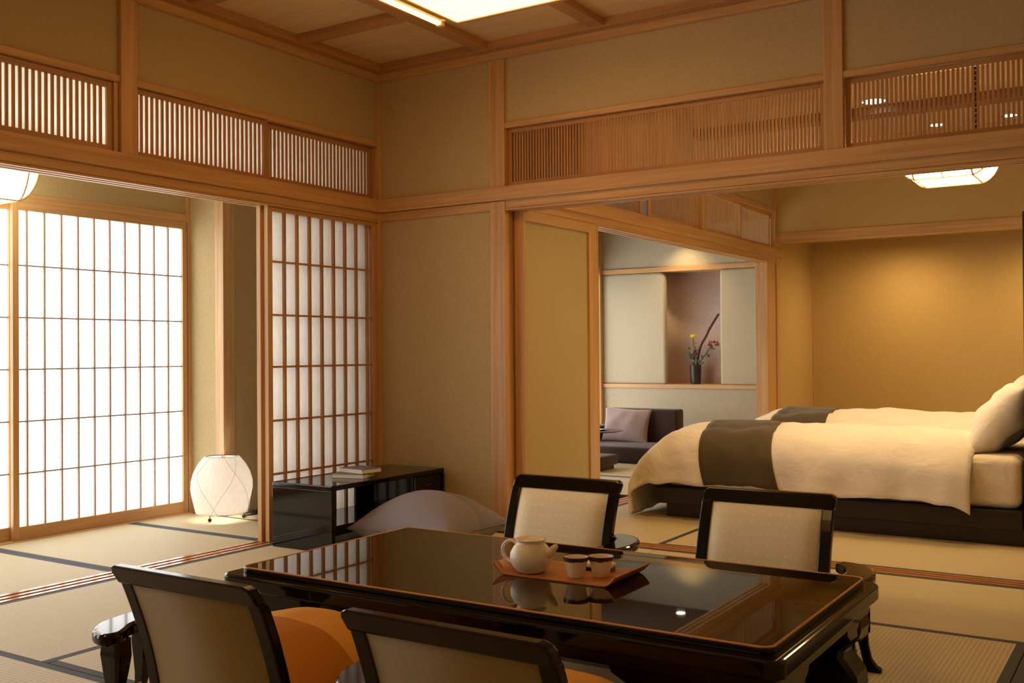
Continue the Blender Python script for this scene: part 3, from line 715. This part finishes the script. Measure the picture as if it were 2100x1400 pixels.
MB().box(-.058, .058, -.03, .026, 0, .008).obj('stand', 'lacquer_frame', t, local=True)

# ================================================================ CHAIRS
def make_chair(label):
    t = thing('legless_chair', label, 'chair', (0, 0, 0), 'black lacquered legless chairs around the low table')
    cv = lambda z: .094 - .03*z - .50*max(0, z-.10)**1.75       # depth (y) of the back frame at height z
    zs = [.012+.448*k/12 for k in range(13)]
    for sx_ in (-1, 1):
        m = MB(); rows_ = []
        for z in zs:
            y = cv(z); a = sx_*.245; b = sx_*(.245-.042)
            rows_.append([(a, y-.016, z), (a, y+.014, z), (b, y+.014, z), (b, y-.016, z)])
        g_ = m.grid(rows_, closev=True); m.bm.faces.new(g_[0]); m.bm.faces.new(g_[-1]); m.obj('back_stile', 'lacquer_frame', t, local=True, bevel=.005)
    m = MB(); y0 = cv(.46)
    outl = [(-.245, .455), (.245, .455), (.247, .485), (.240, .499), (.225, .505), (-.225, .505), (-.240, .499), (-.247, .485)]
    m.prism(outl, y0-.024, y0+.010, fn=lambda a, b, c: (a, c-(b-.46)*.62, b)); m.obj('top_rail', 'lacquer_frame', t, local=True, bevel=.006)
    m = MB(); m.box(-.205, .205, cv(.08)-.014, cv(.08)+.012, .05, .095); m.obj('lower_rail', 'lacquer_frame', t, local=True, bevel=.004)
    m = MB(); rows_ = []
    for i in range(15):
        z = .09+.368*i/14; row = []
        for j in range(17):
            x = -.204+.408*j/16; e = min(1, 6*min(i, 14-i)/14)**.5 * min(1, 7*min(j, 16-j)/16)**.5
            row.append((x, cv(z)+.004+.022*e, z))
        rows_.append(row)
    m.grid(rows_); m.obj('back_cushion', 'brocade', t, local=True, smooth=True)
    m = MB(); rows_ = [[(x, cv(.09+.368*i/10)-.011, .09+.368*i/10) for x in (-.205, 0, .205)] for i in range(11)]
    m.grid(rows_); m.obj('rear_panel', 'chair_back', t, local=True, smooth=True, solid=.004)
    MB().prism(rrect(-.235, .235, .07, .52, .03), .014, .040, bev=.006).obj('seat_board', 'lacquer_frame', t, local=True)
    for sx_ in (-1, 1): MB().box(sx_*.20-.015, sx_*.20+.015, .10, .50, 0, .015).obj('skid', 'lacquer_frame', t, local=True)
    return t
chair = make_chair('black lacquered legless chair at the front left, seen from behind, beige panel')
chair.location = (2.132, -3.222, 0)
for x, y, rz, lb in ((2.912, -3.252, 0, 'black lacquered legless chair at the bottom centre, nearest the camera, seen from behind'),
                     (2.010, -1.245, PI, 'black lacquered legless chair behind the teapot facing the camera'),
                     (2.842, -1.222, PI, 'black lacquered legless chair behind the right end of the table, in front of the bed')):
    c = copy_tree(chair); c.location = (x, y, 0); c.rotation_euler.z = rz; c['label'] = lb
def make_rest(label):
    t = thing('elbow_stand', label, 'armrest', (0, 0, 0), 'curved black lacquered armrests beside the chairs')
    out = smooth_loop([(0, -.004), (-.06, .018), (-.112, .085), (-.135, .19), (-.122, .30), (-.085, .385), (-.035, .415), (0, .39), (-.022, .32), (-.036, .2), (-.022, .12), (.012, .07), (.028, .04), (.022, .008)], 5)
    MB().prism(out, .264, .298, bev=.011, seg=3).obj('arm_board', 'lacquer', t, local=True)
    for lx_, ly_, w0, fx, fy in ((-.038, .075, .040, .02, -.02), (-.085, .20, .034, -.03, 0), (-.055, .335, .036, .0, .02)):
        m = MB(); rows_ = []
        for z, k, o_ in ((.266, 1, 0), (.22, 1.06, 0), (.175, .86, .1), (.13, .62, .3), (.08, .46, .6), (.04, .46, .9), (.018, .62, 1.25), (.010, .80, 1.5), (0, .80, 1.5)):
            w = w0*k; rows_.append([(lx_+fx*o_+a*w, ly_+fy*o_+b*w*.62, z) for a, b in ((-1, -.7), (-.7, -1), (.7, -1), (1, -.7), (1, .7), (.7, 1), (-.7, 1), (-1, .7))])
        g_ = m.grid(rows_, closev=True); m.bm.faces.new(g_[0]); m.bm.faces.new(g_[-1]); m.obj('leg', 'lacquer', t, local=True, bevel=.004)
    return t
rest = make_rest('curved black armrest at the bottom left, beside the front left chair')
rest.location = (1.75, -3.20, 0)
for x, y, rz, lb in ((2.60, -3.19, 0, 'curved black armrest between the two front chairs at the bottom edge'),
                     (2.26, -1.215, PI, 'curved black armrest between the two far chairs'),
                     (3.15, -1.305, PI, 'curved black armrest behind the right end of the low table')):
    c = copy_tree(rest); c.location = (x, y, 0); c.rotation_euler.z = rz; c['label'] = lb
gq = 'orange silk cushions on the front chairs'
floor_cushion('seat_cushion', 'two-tone orange silk cushion on the front left chair, seen behind its backrest', (2.10, -2.845, .041), .03, .58, .54, .35, 'orange_silk', 'orange_piping', gq, .62, 11)
floor_cushion('seat_cushion', 'two-tone orange silk cushion on the nearest chair at the bottom centre', (2.90, -2.875, .041), -.02, .58, .54, .31, 'orange_silk_light', 'orange_piping', gq, .62, 23)

# ================================================================ BEDS
def bed(label, y0, y1, x0=1.40, x1=3.44, plinth=True):
    t = thing('bed', label, 'bed', ((x0+x1)/2, (y0+y1)/2, 0), 'twin beds in the bedroom')
    MB().box(x0+.06, x1, y0+.05, y1-.05, 0, .085).obj('plinth', 'bed_wood', t)
    MB().box(x0, x1, y0, y1, .085, .185).obj('bed_base', 'bed_wood', t, bevel=.006)
    m = MB(); m.box(x0+.05, x1-.01, y0+.03, y1-.02, .186, .455, .05, 4); m.obj('mattress', 'sheet_white', t, smooth=True)
    return t
bed('near twin bed with dark low base and white bedding', .92, 1.945)
bed('far twin bed beside the recessed wall', 1.965, 2.99)
def duvet_fn(y0, y1, xh, xf, zt, seed, foot=.5, crown=.045, hemz=.2):
    """surface of a duvet: s in [0,1] across (near hem to far edge), t in [0,1] from head to foot hem."""
    Ls = [0, .28, .28+(y1-y0), .28+(y1-y0)+.10]; LT = (xh-xf)+foot
    def fn(s, t):
        d = s*Ls[3]; e = t*LT
        fy = max(0, Ls[1]-d); by = max(0, d-Ls[2]); fx = max(0, e-(xh-xf))
        def dropin(v, R):       # arc-length v past the edge -> (out, down)
            q = R*PI/2
            if v <= 0: return 0, 0
            if v < q: return R*math.sin(v/R), R*(1-math.cos(v/R))
            return R, R+(v-q)
        R1 = .19; oy, dy_ = dropin(max(0, Ls[1]+.13-d), R1); ox, dx_ = dropin(max(0, e-(xh-xf)+.14), .42); ob, db = dropin(by, .10)
        y = y0+.13-oy if d < Ls[1]+.13 else (y0+(d-Ls[1]) if d <= Ls[2] else y1+ob)
        x = xh-e if e < (xh-xf)-.14 else xf+.14-ox
        dn = (dx_**2.4+dy_**2.4)**(1/2.4)*.95 + db
        x += .10*max(0, dx_-.30)
        k = (d-Ls[1])/(Ls[2]-Ls[1]); cr = crown*math.sin(PI*min(1, max(0, k))) if 0 < k < 1 else 0
        z = zt+cr-dn
        w = Vector((x*3.1+seed, y*3.7, z*2))
        cr_ = abs(noise.noise(Vector((x*5+seed, y*6+z*7, 3.3))))*.018*min(1, dn*4+.35)
        nz = -cr_+noise.noise(w)*.022+noise.noise(w*2.7)*.013+noise.noise(Vector((x*13+seed+z*4, (y+z)*6, 0)))*.010*min(1, dn*5+.3)
        hd = max(0, 1-e/.12); z += nz - hd*hd*.05
        fold = math.sin(x*19+2.2*noise.noise(Vector((x*2, 0, seed))))*.020*min(1, max(0, dn-.10)*5)+noise.noise(Vector((x*9, z*3, seed+4)))*.018*min(1, max(0, dn-.05)*5)
        y -= fold+ nz*.6*min(1, dn*4); x -= fold*.5*(fx > 0)
        return Vector((x, y, max(z, .012)))
    return fn
def duvet(label, y0, y1, xh, xf, zt, seed, foot=.5, crown=.045):
    fn = duvet_fn(y0, y1, xh, xf, zt, seed, foot, crown)
    m = MB(); m.grid([[fn(i/54, j/84) for j in range(85)] for i in range(55)])
    o = m.obj('duvet', 'duvet_white', smooth=True, solid=.016); tag(o, label, 'duvet', 'white duvets on the twin beds'); return fn
f1 = duvet('plump white duvet on the near bed drooping to the floor at its foot', .93, 1.86, 3.20, 1.51, .505, 2.0, .66, .05)
f2_ = duvet('white duvet on the far bed behind the near one', 2.04, 2.95, 3.20, 1.66, .535, 9.0, .42, .05)
def runner(label, fn, s0, s1, t0, t1, skew):
    m = MB(); rows_ = []
    for i in range(41):
        s = s0+(s1-s0)*i/40
        row = []
        for j in range(17):
            tt = t0+(t1-t0)*j/16+skew*(s-.2); p = fn(s, tt); e = .002
            n_ = (fn(s+e, tt)-fn(s-e, tt)).cross(fn(s, tt+e)-fn(s, tt-e)); n_.normalize()
            if n_.z < 0 and n_.y > -.3: n_ = -n_
            if n_.dot(Vector((0, -.5, 1))) < 0: n_ = -n_
            row.append(p+n_*.0125)
        rows_.append(row)
    m.grid(rows_); o = m.obj('bed_runner', 'runner_brown', smooth=True, solid=.004); tag(o, label, 'bed runner', 'brown bed runners')
runner('dark brown bed runner across the near duvet', f1, .005, .93, .450, .638, .10)
runner('dark brown bed runner across the far duvet', f2_, .2, .97, .545, .745, .02)
def bed_pillow(label, x, y, z, tilt, seed, w=.46, l_=.74, h=.25):
    t = thing('bed_pillow', label, 'pillow', (x, y, z), 'white pillows at the head of the beds'); t.rotation_euler = (0, tilt, 0)
    m = MB(); pillow(m, w, l_, h, 0, seed=seed, wr=.016, ex=2.6); m.obj('pillow_case', 'duvet_white', t, local=True, smooth=True)
bed_pillow('white pillow propped at the head of the near bed', 3.31, 1.42, .635, -.92, 4)
bed_pillow('white pillow on the far bed, behind the near pillow', 3.295, 2.48, .68, -.85, 8)
MB().box(3.448, 3.49, .98, 3.1, 0, 1.72).obj('headboard', 'bed_wood', bevel=.004)
tag(bpy.data.objects['headboard'], 'tall dark upright panel at the head of the beds, at the right edge', 'headboard')

# ================================================================ SITTING ROOM
t = thing('floor_sofa', 'dark brown low floor sofa under the flower niche', 'sofa', (-.28, 3.95, 0))
m = MB(); m.box(-.60, .145, 4.12, 4.30, .0, .455, .02, 3); m.obj('backrest', 'sofa_brown', t, smooth=True)
m = MB(); m.box(-.80, .20, 3.5, 4.12, .0, .145, .035, 4); m.obj('seat', 'sofa_brown', t, smooth=True)
m = MB(); m.box(-.86, -.63, 3.72, 4.28, .0, .285, .02, 3); m.obj('armrest', 'sofa_brown', t, smooth=True)
t = thing('throw_cushion', 'mauve square cushion leaning on the brown sofa', 'cushion', (-.33, 4.02, .30)); t.rotation_euler = (PI/2-.28, .05, .12)
m = MB(); pillow(m, .47, .34, .13, 0, .07, seed=5, wr=.008); m.obj('cover', 'mauve', t, local=True, smooth=True)
t = thing('ottoman', 'small dark brown floor ottoman just past the bedroom post', 'ottoman', (-.04, 2.88, 0))
m = MB(); m.box(-.31, .05, 2.74, 3.10, .035, .125, .02, 3); m.obj('seat', 'sofa_brown', t, smooth=True)
MB().box(-.28, .02, 2.77, 3.07, 0, .035).obj('base', 'bed_wood', t)
t = thing('side_table', 'round dark side table in front of the sofa', 'side table', (-.02, 3.02, 0))
m = MB(); m.lathe([(.001, .296), (.20, .296), (.232, .304), (.232, .308), (.001, .308)], (-.25, 3.27), 36); m.obj('table_top', 'bed_wood', t)
MB().lathe([(.018, .02), (.018, .296)], (-.25, 3.27), 12).obj('column', 'dark_metal', t)
MB().lathe([(.13, .0), (.13, .008), (.02, .024)], (-.25, 3.27), 28).obj('foot', 'dark_metal', t)
m = MB(); m.grid([[(-.40+.24*i/8, 3.20+.16*j/4, .310+.012*max(0, (i-4)/4)**2) for j in range(5)] for i in range(9)])
tag(m.obj('paper_sheet', 'white_paper', smooth=True, solid=.002), 'white sheet of paper lying on the round side table', 'paper')

# vase with flowers in the niche
vx, vy, vz = -.005, 4.955, .672
t = thing('flower_vase', 'dark cylindrical bronze vase standing in the wall niche', 'vase', (vx, vy, vz))
MB().lathe([(.001, vz), (.050, vz), (.052, vz+.01), (.055, vz+.10), (.058, vz+.185), (.060, vz+.197), (.054, vz+.197), (.050, vz+.03), (.001, vz+.02)], (vx, vy), 32).obj('vase_body', 'vase_bronze', t, smooth=True)
top_z = vz+.18
def leaf(m, base, tip, w):
    b = Vector(base); e = Vector(tip); ax = e-b; sd = ax.cross(Vector((0, -1, .3))).normalized()*w
    rows_ = []
    for k in range(7):
        q = k/6; ww = math.sin(PI*min(1, q*.97+.02))**.8; c_ = b+ax*q+Vector((0, -.006*math.sin(PI*q), 0))
        rows_.append([c_-sd*ww, c_+Vector((0, .003, 0)), c_+sd*ww])
    m.grid(rows_)
fl = thing('yellow_flower', 'yellow flower with dark leaves standing in the vase', 'flower', (vx-.012, vy, vz+.02), 'cut flowers in the niche vase')
MB().tube(smooth_path([(vx-.012, vy, vz+.03), (vx-.008, vy, vz+.22), (vx-.008, vy-.01, vz+.35), (vx-.020, vy-.01, vz+.465)], 5), .0055, 7).obj('stem', 'stem_green', fl, smooth=True)
m = MB()
for k in range(60):
    a = k*2.39996; q = k/60; el = q*1.5; rr = .026*math.cos(el); z = .005+.022*math.sin(el)
    m.ball((vx-.018+rr*math.cos(a), vy-.01+rr*math.sin(a), vz+.475+z), .0075, 6)
m.obj('petals', 'flower_yellow', fl, smooth=True)
m = MB()
for b_, e_, w_ in (((-.008, .25), (-.072, .325), .026), ((-.008, .25), (.048, .33), .022), ((-.008, .30), (.012, .385), .014), ((-.01, .33), (.052, .345), .010), ((-.008, .24), (-.02, .30), .012), ((-.05, .36), (-.065, .375), .010), ((-.015, .40), (.03, .425), .003), ((-.005, .19), (-.02, .23), .008)):
    leaf(m, (vx+b_[0], vy-.012, vz+b_[1]), (vx+e_[0], vy-.03, vz+e_[1]), w_)
m.obj('leaves', 'leaf_green', fl, smooth=True, solid=.0012)
m = MB()
for k in range(16): m.ball((vx+.004+random.uniform(-.022, .022), vy-.03+random.uniform(-.012, .012), vz+.318+random.uniform(-.022, .022)), .0075, 7)
m.obj('berries', 'berry_red', fl, smooth=True)
br = thing('bare_branch', 'thick bare brown branch slanting up to the right from the vase', 'branch', (vx+.01, vy, vz+.02), 'cut flowers in the niche vase')
MB().tube(smooth_path([(vx, vy+.01, vz+.03), (vx+.015, vy+.01, vz+.21), (vx+.05, vy+.01, vz+.375), (vx+.115, vy+.01, vz+.49), (vx+.145, vy+.01, vz+.55), (vx+.205, vy+.01, vz+.645), (vx+.25, vy+.01, vz+.71)], 5), .0115, 9).tube([(vx+.150, vy+.01, vz+.555), (vx+.142, vy+.0, vz+.575)], .004, 6).obj('bark', 'branch_bark', br, smooth=True)
sp = thing('berry_sprig', 'sprig of dark red berries leaning right out of the vase', 'flower', (vx+.03, vy-.02, vz+.02), 'cut flowers in the niche vase')
MB().tube(smooth_path([(vx+.02, vy-.01, vz+.03), (vx+.040, vy-.02, vz+.20), (vx+.095, vy-.03, vz+.27), (vx+.14, vy-.03, vz+.325), (vx+.20, vy-.03, vz+.38)], 5), .003, 6).tube(smooth_path([(vx+.06, vy-.022, vz+.22), (vx+.115, vy-.02, vz+.30), (vx+.165, vy-.02, vz+.375)], 4), .002, 6).obj('stem', 'branch_bark', sp, smooth=True)
m = MB()
for b_, e_, w_ in (((.05, .20), (.115, .225), .014), ((.05, .20), (.055, .262), .011), ((.09, .25), (.085, .30), .013), ((.105, .285), (.175, .30), .016), ((.13, .31), (.165, .275), .014), ((.15, .362), (.235, .36), .009)):
    leaf(m, (vx+b_[0], vy-.03, vz+b_[1]), (vx+e_[0], vy-.04, vz+e_[1]), w_)
m.obj('leaves', 'leaf_green', sp, smooth=True, solid=.0012)
m = MB()
for k in range(26): m.ball((vx+.205+random.uniform(-.05, .06), vy-.03+random.uniform(-.02, .02), vz+.405+random.uniform(-.025, .028)), .0085, 7)
m.obj('berries', 'berry_red', sp, smooth=True)
